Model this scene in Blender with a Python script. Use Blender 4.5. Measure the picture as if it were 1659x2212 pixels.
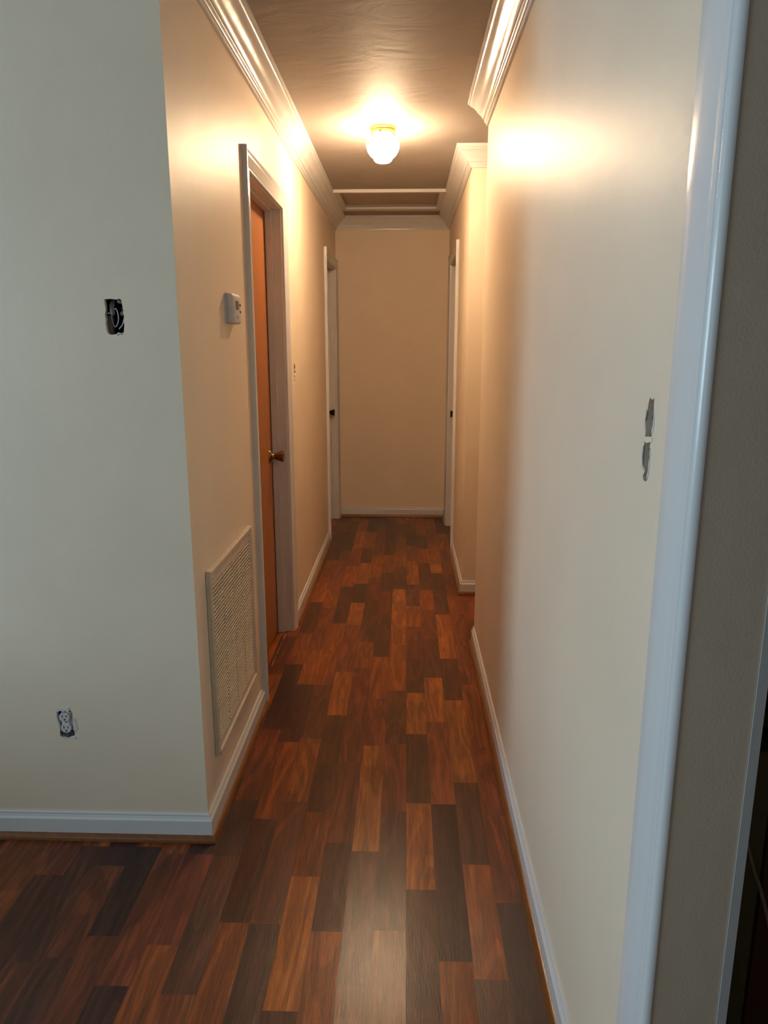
import bpy, bmesh, math, random
from mathutils import Vector, Matrix
from mathutils.geometry import tessellate_polygon

for o in list(bpy.data.objects):
    bpy.data.objects.remove(o, do_unlink=True)
scene = bpy.context.scene
COL = scene.collection

# ------------------------------------------------------------------ camera
F_PX, PITCH, YAW, ROLL, CAM_H = 1570.1, 0.2208, 0.0302, -0.0002, 1.4189
cam_d = bpy.data.cameras.new('camera')
cam = bpy.data.objects.new('camera', cam_d)
COL.objects.link(cam)
cam_d.sensor_fit = 'VERTICAL'
cam_d.sensor_height = 24.0
cam_d.lens = F_PX / 2212.0 * 24.0
cam_d.clip_start = 0.02
_r = Vector((math.cos(YAW), math.sin(YAW), 0))
_f0 = Vector((-math.sin(YAW), math.cos(YAW), 0))
_z = Vector((0, 0, 1))
_f = _f0 * math.cos(PITCH) - _z * math.sin(PITCH)
_u = _f0 * math.sin(PITCH) + _z * math.cos(PITCH)
_r2 = _r * math.cos(ROLL) + _u * math.sin(ROLL)
_u2 = -_r * math.sin(ROLL) + _u * math.cos(ROLL)
cam.matrix_world = Matrix(((_r2.x, _u2.x, -_f.x, 0), (_r2.y, _u2.y, -_f.y, 0),
                           (_r2.z, _u2.z, -_f.z, CAM_H), (0, 0, 0, 1)))
scene.camera = cam

# ------------------------------------------------------------------ view, world
scene.view_settings.view_transform = 'Standard'
scene.view_settings.look = 'None'
scene.view_settings.exposure = 0.1
scene.view_settings.gamma = 1.0
scene.view_settings.use_curve_mapping = False
world = bpy.data.worlds.new('world')
scene.world = world
world.use_nodes = True
world.node_tree.nodes['Background'].inputs[0].default_value = (0.62, 0.78, 1.0, 1)
world.node_tree.nodes['Background'].inputs[1].default_value = 0.35

LAMP_STRENGTH = 252.0
LAMP_COLOR = (1.0, 0.70, 0.42)
DAY_COLOR = (0.58, 0.82, 1.0)

def area(name, loc, look, sx, sy, power, color):
    d = bpy.data.lights.new(name, 'AREA')
    d.shape = 'RECTANGLE'
    d.size, d.size_y, d.energy, d.color = sx, sy, power, color
    o = bpy.data.objects.new(name, d)
    COL.objects.link(o)
    o.location = loc
    o.rotation_euler = Vector(look).to_track_quat('-Z', 'Y').to_euler()
    return o

# daylight entering by the living-room windows
area('window_daylight_side', (-4.12, 0.30, 1.45), (1, 0, -0.02), 1.7, 1.15, 90, DAY_COLOR)
area('window_daylight_rear', (-3.15, -3.12, 1.45), (0, 1, -0.02), 1.4, 1.15, 8, DAY_COLOR)

# ------------------------------------------------------------------ main dimensions
L, W, WF = -0.576, 0.342, 0.338
YC, YR, YF, YE = 1.88, 3.385, 4.115, 6.147
H = 2.44
BH, BT, BF = 0.083, 0.0131, 0.0635
SH, ST = 0.019, 0.0141
CD, CP = 0.0973, 0.0888

# ------------------------------------------------------------------ materials
def nmat(name):
    m = bpy.data.materials.new(name)
    m.use_nodes = True
    nt = m.node_tree
    return m, nt, nt.nodes, nt.links, nt.nodes['Principled BSDF']

def tex_coord(n, l, scale=(1, 1, 1)):
    tc = n.new('ShaderNodeTexCoord')
    mp = n.new('ShaderNodeMapping')
    mp.inputs['Scale'].default_value = scale
    l.new(tc.outputs['Object'], mp.inputs['Vector'])
    return mp.outputs['Vector']

def noise(n, l, vec, scale, detail=3, rough=0.5, dist=0.0):
    t = n.new('ShaderNodeTexNoise')
    t.inputs['Scale'].default_value = scale
    t.inputs['Detail'].default_value = detail
    t.inputs['Roughness'].default_value = rough
    t.inputs['Distortion'].default_value = dist
    l.new(vec, t.inputs['Vector'])
    return t.outputs['Fac']

def ramp(n, l, fac, stops):
    r = n.new('ShaderNodeValToRGB')
    e = r.color_ramp.elements
    e[0].position, e[0].color = stops[0][0], (*stops[0][1], 1)
    e[1].position, e[1].color = stops[-1][0], (*stops[-1][1], 1)
    for p, c in stops[1:-1]:
        x = e.new(p)
        x.color = (*c, 1)
    l.new(fac, r.inputs['Fac'])
    return r.outputs['Color']

def bump(n, l, hgt, strength, dist, bsdf, prev=None):
    b = n.new('ShaderNodeBump')
    b.inputs['Strength'].default_value = strength
    b.inputs['Distance'].default_value = dist
    l.new(hgt, b.inputs['Height'])
    if prev:
        l.new(prev, b.inputs['Normal'])
    l.new(b.outputs['Normal'], bsdf.inputs['Normal'])
    return b.outputs['Normal']

def paint(name, color, rough, bscale=260, bdist=0.0006, bstr=0.35, var=0.03, spec=0.5):
    m, nt, n, l, b = nmat(name)
    v = tex_coord(n, l)
    f = noise(n, l, v, 3.0, 4)
    lo = tuple(c * (1 - var) for c in color)
    hi = tuple(min(1, c * (1 + var)) for c in color)
    l.new(ramp(n, l, f, [(0.3, lo), (0.7, hi)]), b.inputs['Base Color'])
    b.inputs['Roughness'].default_value = rough
    b.inputs['Specular IOR Level'].default_value = spec
    p = bump(n, l, noise(n, l, v, bscale, 2), bstr, bdist, b)
    bump(n, l, noise(n, l, v, 9.0, 2), 0.35, 0.004, b, p)
    return m

def plain(name, color, rough, metal=0.0, spec=0.5, emit=None, estr=0):
    m, nt, n, l, b = nmat(name)
    v = tex_coord(n, l)
    f = noise(n, l, v, 40.0, 3)
    lo = tuple(c * 0.93 for c in color)
    hi = tuple(min(1, c * 1.06) for c in color)
    l.new(ramp(n, l, f, [(0.3, lo), (0.7, hi)]), b.inputs['Base Color'])
    b.inputs['Roughness'].default_value = rough
    b.inputs['Metallic'].default_value = metal
    b.inputs['Specular IOR Level'].default_value = spec
    if emit:
        b.inputs['Emission Color'].default_value = (*emit, 1)
        b.inputs['Emission Strength'].default_value = estr
    return m

M_WALL = paint('beige_wall_paint', (0.81, 0.68, 0.53), 0.45, spec=0.22)
M_TRIM = paint('white_trim_paint', (0.69, 0.685, 0.68), 0.22, bscale=60, bdist=0.0005, bstr=0.2, var=0.01, spec=0.4)
M_LIVCEIL = paint('living_ceiling_paint', (0.62, 0.58, 0.52), 0.6)

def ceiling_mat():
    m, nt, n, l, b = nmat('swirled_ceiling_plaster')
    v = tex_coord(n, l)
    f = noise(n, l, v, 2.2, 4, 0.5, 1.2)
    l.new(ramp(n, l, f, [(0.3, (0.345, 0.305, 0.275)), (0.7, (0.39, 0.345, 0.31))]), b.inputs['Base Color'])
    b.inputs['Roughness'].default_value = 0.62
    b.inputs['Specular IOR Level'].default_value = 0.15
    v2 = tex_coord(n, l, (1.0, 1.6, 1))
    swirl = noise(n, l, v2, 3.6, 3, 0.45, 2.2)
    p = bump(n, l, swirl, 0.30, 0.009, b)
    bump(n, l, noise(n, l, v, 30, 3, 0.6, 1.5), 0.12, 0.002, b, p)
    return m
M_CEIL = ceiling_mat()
M_HATCH = paint('dull_hatch_paint', (0.50, 0.40, 0.34), 0.5)

def wood(name, base, dark, rough, scale=(30, 30, 2.0), axis_stretch=None, coat=0.0):
    m, nt, n, l, b = nmat(name)
    v = tex_coord(n, l, scale)
    f = noise(n, l, v, 1.0, 5, 0.6, 0.6)
    l.new(ramp(n, l, f, [(0.25, dark), (0.75, base)]), b.inputs['Base Color'])
    b.inputs['Roughness'].default_value = rough
    b.inputs['Coat Weight'].default_value = coat
    b.inputs['Coat Roughness'].default_value = 0.2
    bump(n, l, f, 0.15, 0.0008, b)
    return m
M_DOOR = wood('stained_birch_door', (0.38, 0.130, 0.026), (0.27, 0.085, 0.016), 0.40, (9, 9, 0.8))
M_SHOE = wood('oak_shoe_stain', (0.26, 0.095, 0.025), (0.15, 0.05, 0.014), 0.28, (25, 6, 25))
M_CAB = wood('dark_brown_cabinet', (0.24, 0.105, 0.055), (0.17, 0.07, 0.035), 0.5)
M_OLIVE = plain('dark_olive_board', (0.26, 0.22, 0.12), 0.6)

def floor_mat():
    m, nt, n, l, b = nmat('reddish_plank_flooring')
    at = n.new('ShaderNodeAttribute'); at.attribute_name = 'tone'
    rn = n.new('ShaderNodeAttribute'); rn.attribute_name = 'rnd'
    tc = n.new('ShaderNodeTexCoord')
    off = n.new('ShaderNodeVectorMath'); off.operation = 'MULTIPLY_ADD'
    cmb = n.new('ShaderNodeCombineXYZ')
    l.new(rn.outputs['Fac'], cmb.inputs[0]); l.new(rn.outputs['Fac'], cmb.inputs[1]); l.new(rn.outputs['Fac'], cmb.inputs[2])
    l.new(cmb.outputs[0], off.inputs[0])
    off.inputs[1].default_value = (17.3, 31.7, 53.1)
    l.new(tc.outputs['Object'], off.inputs[2])
    def mapped(s):
        mp = n.new('ShaderNodeMapping'); mp.inputs['Scale'].default_value = s
        l.new(off.outputs[0], mp.inputs['Vector']); return mp.outputs[0]
    fine = noise(n, l, mapped((150, 9, 40)), 1.0, 4, 0.6)
    broad = noise(n, l, mapped((22, 2.2, 6)), 1.0, 3, 0.55, 1.1)
    pore = noise(n, l, mapped((420, 26, 40)), 1.0, 2, 0.5)
    # contour-like cathedral figure
    wv = n.new('ShaderNodeMath'); wv.operation = 'SINE'
    ml = n.new('ShaderNodeMath'); ml.operation = 'MULTIPLY'; ml.inputs[1].default_value = 46
    fig = noise(n, l, mapped((11, 1.5, 5)), 1.0, 1.5, 0.4, 0.35)
    l.new(fig, ml.inputs[0]); l.new(ml.outputs[0], wv.inputs[0])
    g1 = ramp(n, l, fine, [(0.30, (0.64, 0.62, 0.60)), (0.64, (1.15, 1.15, 1.14))])
    g2 = ramp(n, l, broad, [(0.28, (0.60, 0.54, 0.50)), (0.72, (1.32, 1.30, 1.24))])
    g3 = ramp(n, l, wv.outputs[0], [(0.0, (0.68, 0.62, 0.58)), (0.5, (1.08, 1.08, 1.06))])
    def mul(a, c, fac=1.0):
        x = n.new('ShaderNodeMix'); x.data_type = 'RGBA'; x.blend_type = 'MULTIPLY'
        x.clamp_result = False
        x.inputs[0].default_value = fac
        l.new(a, x.inputs[6]); l.new(c, x.inputs[7]); return x.outputs[2]
    c = mul(mul(mul(at.outputs['Color'], g1), g2), g3, 0.8)
    pr = ramp(n, l, pore, [(0.30, (0.45, 0.42, 0.40)), (0.42, (1, 1, 1))])
    c = mul(c, pr, 0.6)
    # seam between glued-up boards: every second strip
    sx = n.new('ShaderNodeSeparateXYZ'); l.new(tc.outputs['Object'], sx.inputs[0])
    ad = n.new('ShaderNodeMath'); ad.operation = 'ADD'; ad.inputs[1].default_value = 10 * 0.158 - 0.008
    md = n.new('ShaderNodeMath'); md.operation = 'MODULO'; md.inputs[1].default_value = 0.158
    ab = n.new('ShaderNodeMath'); ab.operation = 'LESS_THAN'; ab.inputs[1].default_value = 0.0016
    l.new(sx.outputs[0], ad.inputs[0]); l.new(ad.outputs[0], md.inputs[0]); l.new(md.outputs[0], ab.inputs[0])
    mx = n.new('ShaderNodeMix'); mx.data_type = 'RGBA'
    mf = n.new('ShaderNodeMath'); mf.operation = 'MULTIPLY'; mf.inputs[1].default_value = 0.65
    l.new(ab.outputs[0], mf.inputs[0]); l.new(mf.outputs[0], mx.inputs[0])
    l.new(c, mx.inputs[6]); mx.inputs[7].default_value = (0.015, 0.006, 0.003, 1)
    l.new(mx.outputs[2], b.inputs['Base Color'])
    rr = n.new('ShaderNodeMapRange'); rr.inputs[3].default_value = 0.277; rr.inputs[4].default_value = 0.30
    l.new(broad, rr.inputs[0]); l.new(rr.outputs[0], b.inputs['Roughness'])
    b.inputs['Specular IOR Level'].default_value = 0.5
    # each glued board sits at a very slightly different slope
    fl = n.new('ShaderNodeMath'); fl.operation = 'DIVIDE'; fl.inputs[1].default_value = 0.158; l.new(ad.outputs[0], fl.inputs[0])
    fl2 = n.new('ShaderNodeMath'); fl2.operation = 'FLOOR'; l.new(fl.outputs[0], fl2.inputs[0])
    par = n.new('ShaderNodeMath'); par.operation = 'MULTIPLY_ADD'; par.inputs[1].default_value = math.pi / 2; par.inputs[2].default_value = -9 * math.pi / 2
    l.new(fl2.outputs[0], par.inputs[0])
    sn = n.new('ShaderNodeMath'); sn.operation = 'SINE'; l.new(par.outputs[0], sn.inputs[0])
    tl = n.new('ShaderNodeMath'); tl.operation = 'MULTIPLY'; tl.inputs[1].default_value = 0.055; l.new(sn.outputs[0], tl.inputs[0])
    cv = n.new('ShaderNodeCombineXYZ'); cv.inputs[2].default_value = 1.0; l.new(tl.outputs[0], cv.inputs[0])
    nz = n.new('ShaderNodeVectorMath'); nz.operation = 'NORMALIZE'; l.new(cv.outputs[0], nz.inputs[0])
    p = bump(n, l, pore, 0.45, 0.0006, b, nz.outputs[0])
    p = bump(n, l, fine, 0.12, 0.0006, b, p)
    bump(n, l, noise(n, l, mapped((14, 2.5, 3)), 1.0, 2), 0.2, 0.0015, b, p)
    return m
M_FLOOR = floor_mat()

M_BRASS = plain('aged_brass', (0.27, 0.17, 0.07), 0.26, 1.0)
M_BRONZE = plain('dark_bronze', (0.05, 0.03, 0.02), 0.35, 0.8)
M_CANOPY = plain('brassy_canopy_enamel', (0.75, 0.50, 0.16), 0.3, 0.6)
M_GLOBE = plain('lit_opal_glass', (0.9, 0.88, 0.84), 0.25, emit=LAMP_COLOR, estr=LAMP_STRENGTH)
def shade_globe():
    # emission is set dimmer towards the neck, so the ceiling near it burns less
    nt = M_GLOBE.node_tree; n = nt.nodes; l = nt.links
    tc = n.new('ShaderNodeTexCoord'); sp = n.new('ShaderNodeSeparateXYZ'); l.new(tc.outputs['Object'], sp.inputs[0])
    mr = n.new('ShaderNodeMapRange'); mr.inputs[1].default_value = H - 0.034; mr.inputs[2].default_value = H - 0.100
    mr.inputs[3].default_value = 0.03 * LAMP_STRENGTH; mr.inputs[4].default_value = LAMP_STRENGTH
    l.new(sp.outputs[2], mr.inputs[0]); l.new(mr.outputs[0], n['Principled BSDF'].inputs['Emission Strength'])
shade_globe()
M_STAT = plain('thermostat_plastic', (0.60, 0.58, 0.57), 0.45)
M_LCD = plain('grey_display', (0.10, 0.105, 0.09), 0.2)
M_BTN = plain('dark_button', (0.11, 0.10, 0.09), 0.5)
M_MARK = plain('grey_print', (0.36, 0.33, 0.31), 0.5)
M_GRILLE = plain('cream_enamel_steel', (0.66, 0.57, 0.44), 0.4)
M_DUCT_SHADE = plain('duct_shade_colour', (0.06, 0.04, 0.025), 0.9)  # shade between the louvers, put into the colour
M_BLACK = plain('void_black', (0.008, 0.007, 0.007), 0.9)
M_GYP = plain('torn_gypsum', (0.60, 0.60, 0.59), 0.9)
M_WIRE = plain('grey_white_cable', (0.42, 0.41, 0.42), 0.5)
M_BROWNST = plain('brown_stud', (0.16, 0.12, 0.11), 0.8)
M_TAPE = plain('grey_wadding', (0.20, 0.19, 0.19), 0.9)
M_RECEP = plain('receptacle_plastic', (0.60, 0.58, 0.56), 0.4)
M_SLOT = plain('socket_slot_dark', (0.03, 0.025, 0.025), 0.6)
M_STRAP = plain('zinc_strap', (0.16, 0.19, 0.23), 0.4, 0.7)
M_MUD = plain('grey_mud', (0.075, 0.072, 0.064), 0.95)
M_BAG = plain('black_bag_cloth', (0.012, 0.012, 0.014), 0.7)
M_YEL = plain('yellow_patch', (0.45, 0.33, 0.03), 0.6)
M_RED = plain('red_patch', (0.40, 0.05, 0.03), 0.6)
M_CORD = plain('beige_cord', (0.62, 0.55, 0.43), 0.6)
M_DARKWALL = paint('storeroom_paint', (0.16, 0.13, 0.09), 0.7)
M_GLASS = plain('window_glass', (0.8, 0.9, 1.0), 0.05)
M_GLASS.node_tree.nodes['Principled BSDF'].inputs['Transmission Weight'].default_value = 1.0

# ------------------------------------------------------------------ helpers
def obj(name, verts, faces, mat, parent=None, smooth=False, kind=None, label=None, cat=None, group=None, bevel=0, auto=None):
    me = bpy.data.meshes.new(name)
    me.from_pydata([tuple(v) for v in verts], [], [tuple(f) for f in faces])
    bm = bmesh.new(); bm.from_mesh(me)
    bmesh.ops.recalc_face_normals(bm, faces=bm.faces)
    bm.to_mesh(me); bm.free()
    me.materials.append(mat)
    o = bpy.data.objects.new(name, me)
    COL.objects.link(o)
    if parent is not None:
        o.parent = parent
        o.matrix_parent_inverse = parent.matrix_world.inverted() if False else Matrix.Translation(-parent.location) if parent.parent is None else Matrix.Identity(4)
    if kind: o['kind'] = kind
    if label: o['label'] = label
    if cat: o['category'] = cat
    if group: o['group'] = group
    if smooth or auto:
        for p in me.polygons: p.use_smooth = True
        if auto:
            bm = bmesh.new(); bm.from_mesh(me)
            for e in bm.edges:
                if len(e.link_faces) == 2 and e.calc_face_angle(0) > math.radians(auto): e.smooth = False
            bm.to_mesh(me); bm.free()
    if bevel:
        md = o.modifiers.new('bevel', 'BEVEL')
        md.width = bevel; md.segments = 2; md.limit_method = 'ANGLE'; md.angle_limit = math.radians(40)
    return o

def thing(name, loc, label, cat, group=None):
    o = bpy.data.objects.new(name, None)
    o.empty_display_size = 0.05
    COL.objects.link(o)
    o.location = loc
    o['label'] = label; o['category'] = cat
    if group: o['group'] = group
    return o

class G:
    """collects geometry in world coordinates"""
    def __init__(s): s.v = []; s.f = []
    def add(s, vs, fs):
        k = len(s.v); s.v += [Vector(v) for v in vs]; s.f += [tuple(i + k for i in f) for f in fs]; return s
    def box(s, x0, x1, y0, y1, z0, z1):
        vs = [(x, y, z) for x in (x0, x1) for y in (y0, y1) for z in (z0, z1)]
        return s.add(vs, [(0, 1, 3, 2), (4, 6, 7, 5), (0, 4, 5, 1), (2, 3, 7, 6), (0, 2, 6, 4), (1, 5, 7, 3)])
    def lathe(s, prof, origin, axis=Vector((0, 0, 1)), n=40, ref=None):
        """prof: (radius, height along axis)"""
        axis = Vector(axis).normalized()
        a = axis.orthogonal().normalized(); b = axis.cross(a)
        o = Vector(origin); vs = []; fs = []
        for r, h in prof:
            for i in range(n):
                t = 2 * math.pi * i / n
                vs.append(o + axis * h + (a * math.cos(t) + b * math.sin(t)) * max(r, 1e-5))
        for j in range(len(prof) - 1):
            for i in range(n):
                k = (i + 1) % n
                fs.append((j * n + i, j * n + k, (j + 1) * n + k, (j + 1) * n + i))
        fs.append(tuple(range(n))[::-1]); fs.append(tuple(range((len(prof) - 1) * n, len(prof) * n)))
        return s.add(vs, fs)
    def tube(s, pts, r, n=10, flat=1.0):
        pts = [Vector(p) for p in pts]; vs = []; fs = []
        up = Vector((0.13, 0.21, 0.97)).normalized()
        for i, p in enumerate(pts):
            d = (pts[min(i + 1, len(pts) - 1)] - pts[max(i - 1, 0)]).normalized()
            a = d.cross(up)
            if a.length < 1e-3: a = d.orthogonal()
            a.normalize(); b = d.cross(a)
            for k in range(n):
                t = 2 * math.pi * k / n
                vs.append(p + (a * math.cos(t) + b * math.sin(t) * flat) * r)
        for i in range(len(pts) - 1):
            for k in range(n):
                q = (k + 1) % n
                fs.append((i * n + k, i * n + q, (i + 1) * n + q, (i + 1) * n + k))
        fs.append(tuple(range(n))[::-1]); fs.append(tuple(range((len(pts) - 1) * n, len(pts) * n)))
        return s.add(vs, fs)
    def prism(s, loop, f0, f1):
        """loop of (a,b); f0,f1 map (a,b)->xyz for the two ends"""
        n = len(loop)
        vs = [f0(a, b) for a, b in loop] + [f1(a, b) for a, b in loop]
        tris = tessellate_polygon([[Vector((a, b, 0)) for a, b in loop]])
        fs = [tuple(t) for t in tris] + [tuple(i + n for i in t)[::-1] for t in tris]
        fs += [(i, (i + 1) % n, (i + 1) % n + n, i + n) for i in range(n)]
        return s.add(vs, fs)
    def build(s, name, mat, parent=None, **k): return obj(name, s.v, s.f, mat, parent, **k)

def spline(pts, n=8):
    pts = [Vector(p) for p in pts]; out = []
    for i in range(len(pts) - 1):
        p0 = pts[max(i - 1, 0)]; p1 = pts[i]; p2 = pts[i + 1]; p3 = pts[min(i + 2, len(pts) - 1)]
        for j in range(n):
            t = j / n
            out.append(0.5 * ((2 * p1) + (p2 - p0) * t + (2 * p0 - 5 * p1 + 4 * p2 - p3) * t * t + (-p0 + 3 * p1 - 3 * p2 + p3) * t ** 3))
    out.append(pts[-1]); return out

def sheet(name, outline, holes, mp, thick, mat, parent=None, kind='structure'):
    """flat board with holes; mp(a,b,d) maps to world, d runs from 0 (face) to thick (back)"""
    loops = [outline] + holes
    polys = [[Vector((a, b, 0)) for a, b in lp] for lp in loops]
    tris = tessellate_polygon(polys)
    flat = [p for lp in loops for p in lp]
    n = len(flat)
    vs = [mp(a, b, 0) for a, b in flat] + [mp(a, b, thick) for a, b in flat]
    fs = [tuple(t) for t in tris] + [tuple(i + n for i in t)[::-1] for t in tris]
    k = 0
    for lp in loops:
        m = len(lp)
        fs += [(k + i, k + (i + 1) % m, k + (i + 1) % m + n, k + i + n) for i in range(m)]
        k += m
    return obj(name, vs, fs, mat, parent, kind=kind)

def offset_path(path, p, side=1):
    out = []
    for i, q in enumerate(path):
        q = Vector(q); ns = []
        if i > 0:
            d = (q - Vector(path[i - 1])).normalized(); ns.append(Vector((-d.y, d.x)))
        if i < len(path) - 1:
            d = (Vector(path[i + 1]) - q).normalized(); ns.append(Vector((-d.y, d.x)))
        m = ns[0] if len(ns) == 1 else (ns[0] + ns[1]) / (1 + ns[0].dot(ns[1]))
        out.append(q + m * p * side)
    return out

def sweep(path, prof, mp, seg=None, side=1):
    """prof: closed loop of (offset, height). mp(a,b,h). seg: index of the one run wanted"""
    g = G(); rings = []
    offs = [offset_path(path, p, side) for p, h in prof]
    for i in range(len(path)):
        rings.append([mp(offs[j][i].x, offs[j][i].y, prof[j][1]) for j in range(len(prof))])
    rng = range(len(path) - 1) if seg is None else [seg] if isinstance(seg, int) else seg
    rng = list(rng); n = len(prof); vs = []; fs = []
    for i in range(rng[0], rng[-1] + 2): vs += rings[i]
    for k in range(len(rng)):
        for j in range(n):
            q = (j + 1) % n
            fs.append((k * n + j, k * n + q, (k + 1) * n + q, (k + 1) * n + j))
    tris = tessellate_polygon([[Vector((p, h, 0)) for p, h in prof]])
    fs += [tuple(t) for t in tris] + [tuple(i + len(rng) * n for i in t)[::-1] for t in tris]
    return g.add(vs, fs)

def arc(c, r, a0, a1, n):
    return [(c[0] + r * math.cos(math.radians(a0 + (a1 - a0) * i / n)), c[1] + r * math.sin(math.radians(a0 + (a1 - a0) * i / n))) for i in range(n + 1)]

def ragged(c0, c1, w, h, amp, seed, n=9, keep=None):
    """irregular rectangular outline around (c0,c1)"""
    rd = random.Random(seed); pts = []
    def side(ax, ay, bx, by, m):
        for i in range(m):
            t = i / m
            j = 0 if i == 0 else amp
            pts.append((ax + (bx - ax) * t + rd.uniform(-j, j), ay + (by - ay) * t + rd.uniform(-j, j)))
    x0, x1, y0, y1 = c0 - w / 2, c0 + w / 2, c1 - h / 2, c1 + h / 2
    side(x0, y0, x1, y0, n // 2 + 1); side(x1, y0, x1, y1, n); side(x1, y1, x0, y1, n // 2 + 1); side(x0, y1, x0, y0, n)
    return pts

# ------------------------------------------------------------------ floor, plank by plank
SW, SX0 = 0.079, 0.008
TONE = {'K': (0.064, 0.019, 0.013), 'D': (0.105, 0.029, 0.013), 'R': (0.180, 0.041, 0.014),
        'O': (0.270, 0.068, 0.015), 'B': (0.345, 0.105, 0.022)}
def ground(px, py):
    x = (px - 829.5) / F_PX; u = (1106 - py) / F_PX
    y = math.cos(PITCH) + math.sin(PITCH) * u; z = -math.sin(PITCH) + math.cos(PITCH) * u
    X = math.cos(YAW) * x - math.sin(YAW) * y; Y = math.sin(YAW) * x + math.cos(YAW) * y
    t = CAM_H / -z
    return X * t, Y * t
# end joints read off the photograph: where, tone of the strip beyond, tone of the strip before
JOINTS = [
 (660,1368.5,'D','O'),(682.5,1403,'D','O'),(791,1387,'D','O'),(823,1419,'D','O'),(635.5,1435,'R','K'),(590,1575,'K','R'),
 (743,1452,'D','B'),(701,1480,'O','D'),(669,1595,'D','O'),(724.5,1545,'O','D'),(765,1543,'R','R'),(859,1492,'B','D'),
 (860,1393,'B','O'),(897.5,1586,'B','D'),(931,1464,'D','B'),(963,1423,'B','D'),(941,1560,'B','R'),(807,1611,'R','B'),
 (926,1381,'R','D'),(864.5,1160,'D','O'),(817,1139,'D','R'),(909,1185,'D','O'),(781,1216,'D','O'),(721,1210,'D','O'),
 (838,1237,'O','D'),(809,1248,'O','R'),(863,1224,'O','D'),(889,1263,'B','D'),(914,1216,'O','D'),(917.6,1274,'D','O'),
 (939,1238,'B','D'),(958,1189,'O','R'),(889,1309,'D','B'),(861,1273,'D','B'),(750.5,1267,'O','D'),(734,1346.5,'D','O'),
 (764.6,1350,'B','R'),(801.5,1296.6,'D','D'),(714.7,1313,'O','R'),(826.5,1327,'R','D'),(958,1328,'D','B'),
 (979.5,1327,'O','R'),(979,1287,'R','O'),(238,1870,'K','R'),(223.6,2022,'K','R'),(114,1890,'R','D'),(46,2079,'D','R'),
 (242.6,2129.5,'R','K'),(382,2148.5,'D','O'),(514.7,1993,'D','O'),(573.8,1995.7,'R','K'),(607.5,2184,'B','D'),
 (576,1768.8,'O','D'),(637,1731.6,'O','R'),(682,1754,'D','R'),(732.6,1820.6,'R','D'),
 (789,1839,'B','D'),(840,2010.5,'D','O'),(904,1735.6,'D','B'),(911,1922,'B','D'),(955,1737.5,'O','K'),(985,2077.5,'K','O'),
 (1027,1868,'D','O'),(1098,1950.8,'R','K'),(1035,1614.5,'O','R'),(715,1160,'O','D'),(742,1130,'D','R'),(1004,1290,'R','R'),
]
def plank_rows():
    rd = random.Random(11)
    cols = {}
    for px, py, a, b in JOINTS:
        x, y = ground(px, py)
        cols.setdefault(math.floor((x - SX0) / SW), []).append((y, a, b))
    planks = []
    for k in range(-56, 32):
        x0 = SX0 + k * SW
        js = sorted(cols.get(k, []))
        ylo, yhi = -3.35, 6.4
        if x0 > 1.9: continue
        segs = []  # (y0,y1,tone)
        def fill(a, b, ta, tb):
            # a < b ; ta tone at the near end, tb tone at the far end
            ln = b - a
            if ln <= 0: return
            m = 1 if ln < 0.62 else max(1, round(ln / 0.40))
            cuts = [a] + [a + ln * (i + rd.uniform(-0.2, 0.2)) / m for i in range(1, m)] + [b]
            for i in range(m):
                t = rd.choice('KDDRROOOB')
                if i == 0 and ta: t = ta
                if i == m - 1 and tb: t = tb
                segs.append((cuts[i], cuts[i + 1], t))
        if js:
            fill(ylo, js[0][0], None, js[0][2])
            for i in range(len(js) - 1):
                fill(js[i][0], js[i + 1][0], js[i][1], js[i + 1][2])
            fill(js[-1][0], yhi, js[-1][1], None)
        else:
            fill(ylo + rd.uniform(-.3, 0), yhi, None, None)
        for a, b, t in segs: planks.append((x0, x0 + SW, a, b, t))
    return planks
def build_floor():
    rd = random.Random(5)
    vs, fs, tone, rn = [], [], [], []
    for x0, x1, a, b, t in plank_rows():
        k = len(vs)
        vs += [(x0, a, 0), (x1, a, 0), (x1, b, 0), (x0, b, 0)]
        fs.append((k, k + 1, k + 2, k + 3))
        j = rd.uniform(0.82, 1.18); g = rd.uniform(0.93, 1.07)
        c = TONE[t]; tone.append((c[0] * j, c[1] * j * g, c[2] * j)); rn.append(rd.random())
    k = len(vs); X0, X1, Y0, Y1 = SX0 - 56 * SW, SX0 + 24 * SW, -3.35, 6.4
    me = bpy.data.meshes.new('floor')
    me.from_pydata(vs, [], fs)
    ca = me.color_attributes.new('tone', 'FLOAT_COLOR', 'CORNER')
    ra = me.attributes.new('rnd', 'FLOAT', 'FACE')
    for i, p in enumerate(me.polygons):
        for li in p.loop_indices: ca.data[li].color = (*tone[i], 1)
        ra.data[i].value = rn[i]
    me.materials.append(M_FLOOR)
    o = bpy.data.objects.new('floor', me); COL.objects.link(o); o['kind'] = 'structure'
    return o
FLOOR = build_floor()

# ------------------------------------------------------------------ doors' places
D1 = (2.785, 3.50, 2.035)      # left door: clear opening y0,y1,top
D2 = (5.36, 6.04, 2.035)       # far left
D3 = (5.065, 5.81, 2.035)      # far right
JT = 0.018
SLOT_L = (3.802, 1.295)
HOLE_F = (-0.7385, 1.498)
OUT_F = (-0.973, 0.366)
SLOT_R = (1.033, 1.295)

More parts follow.
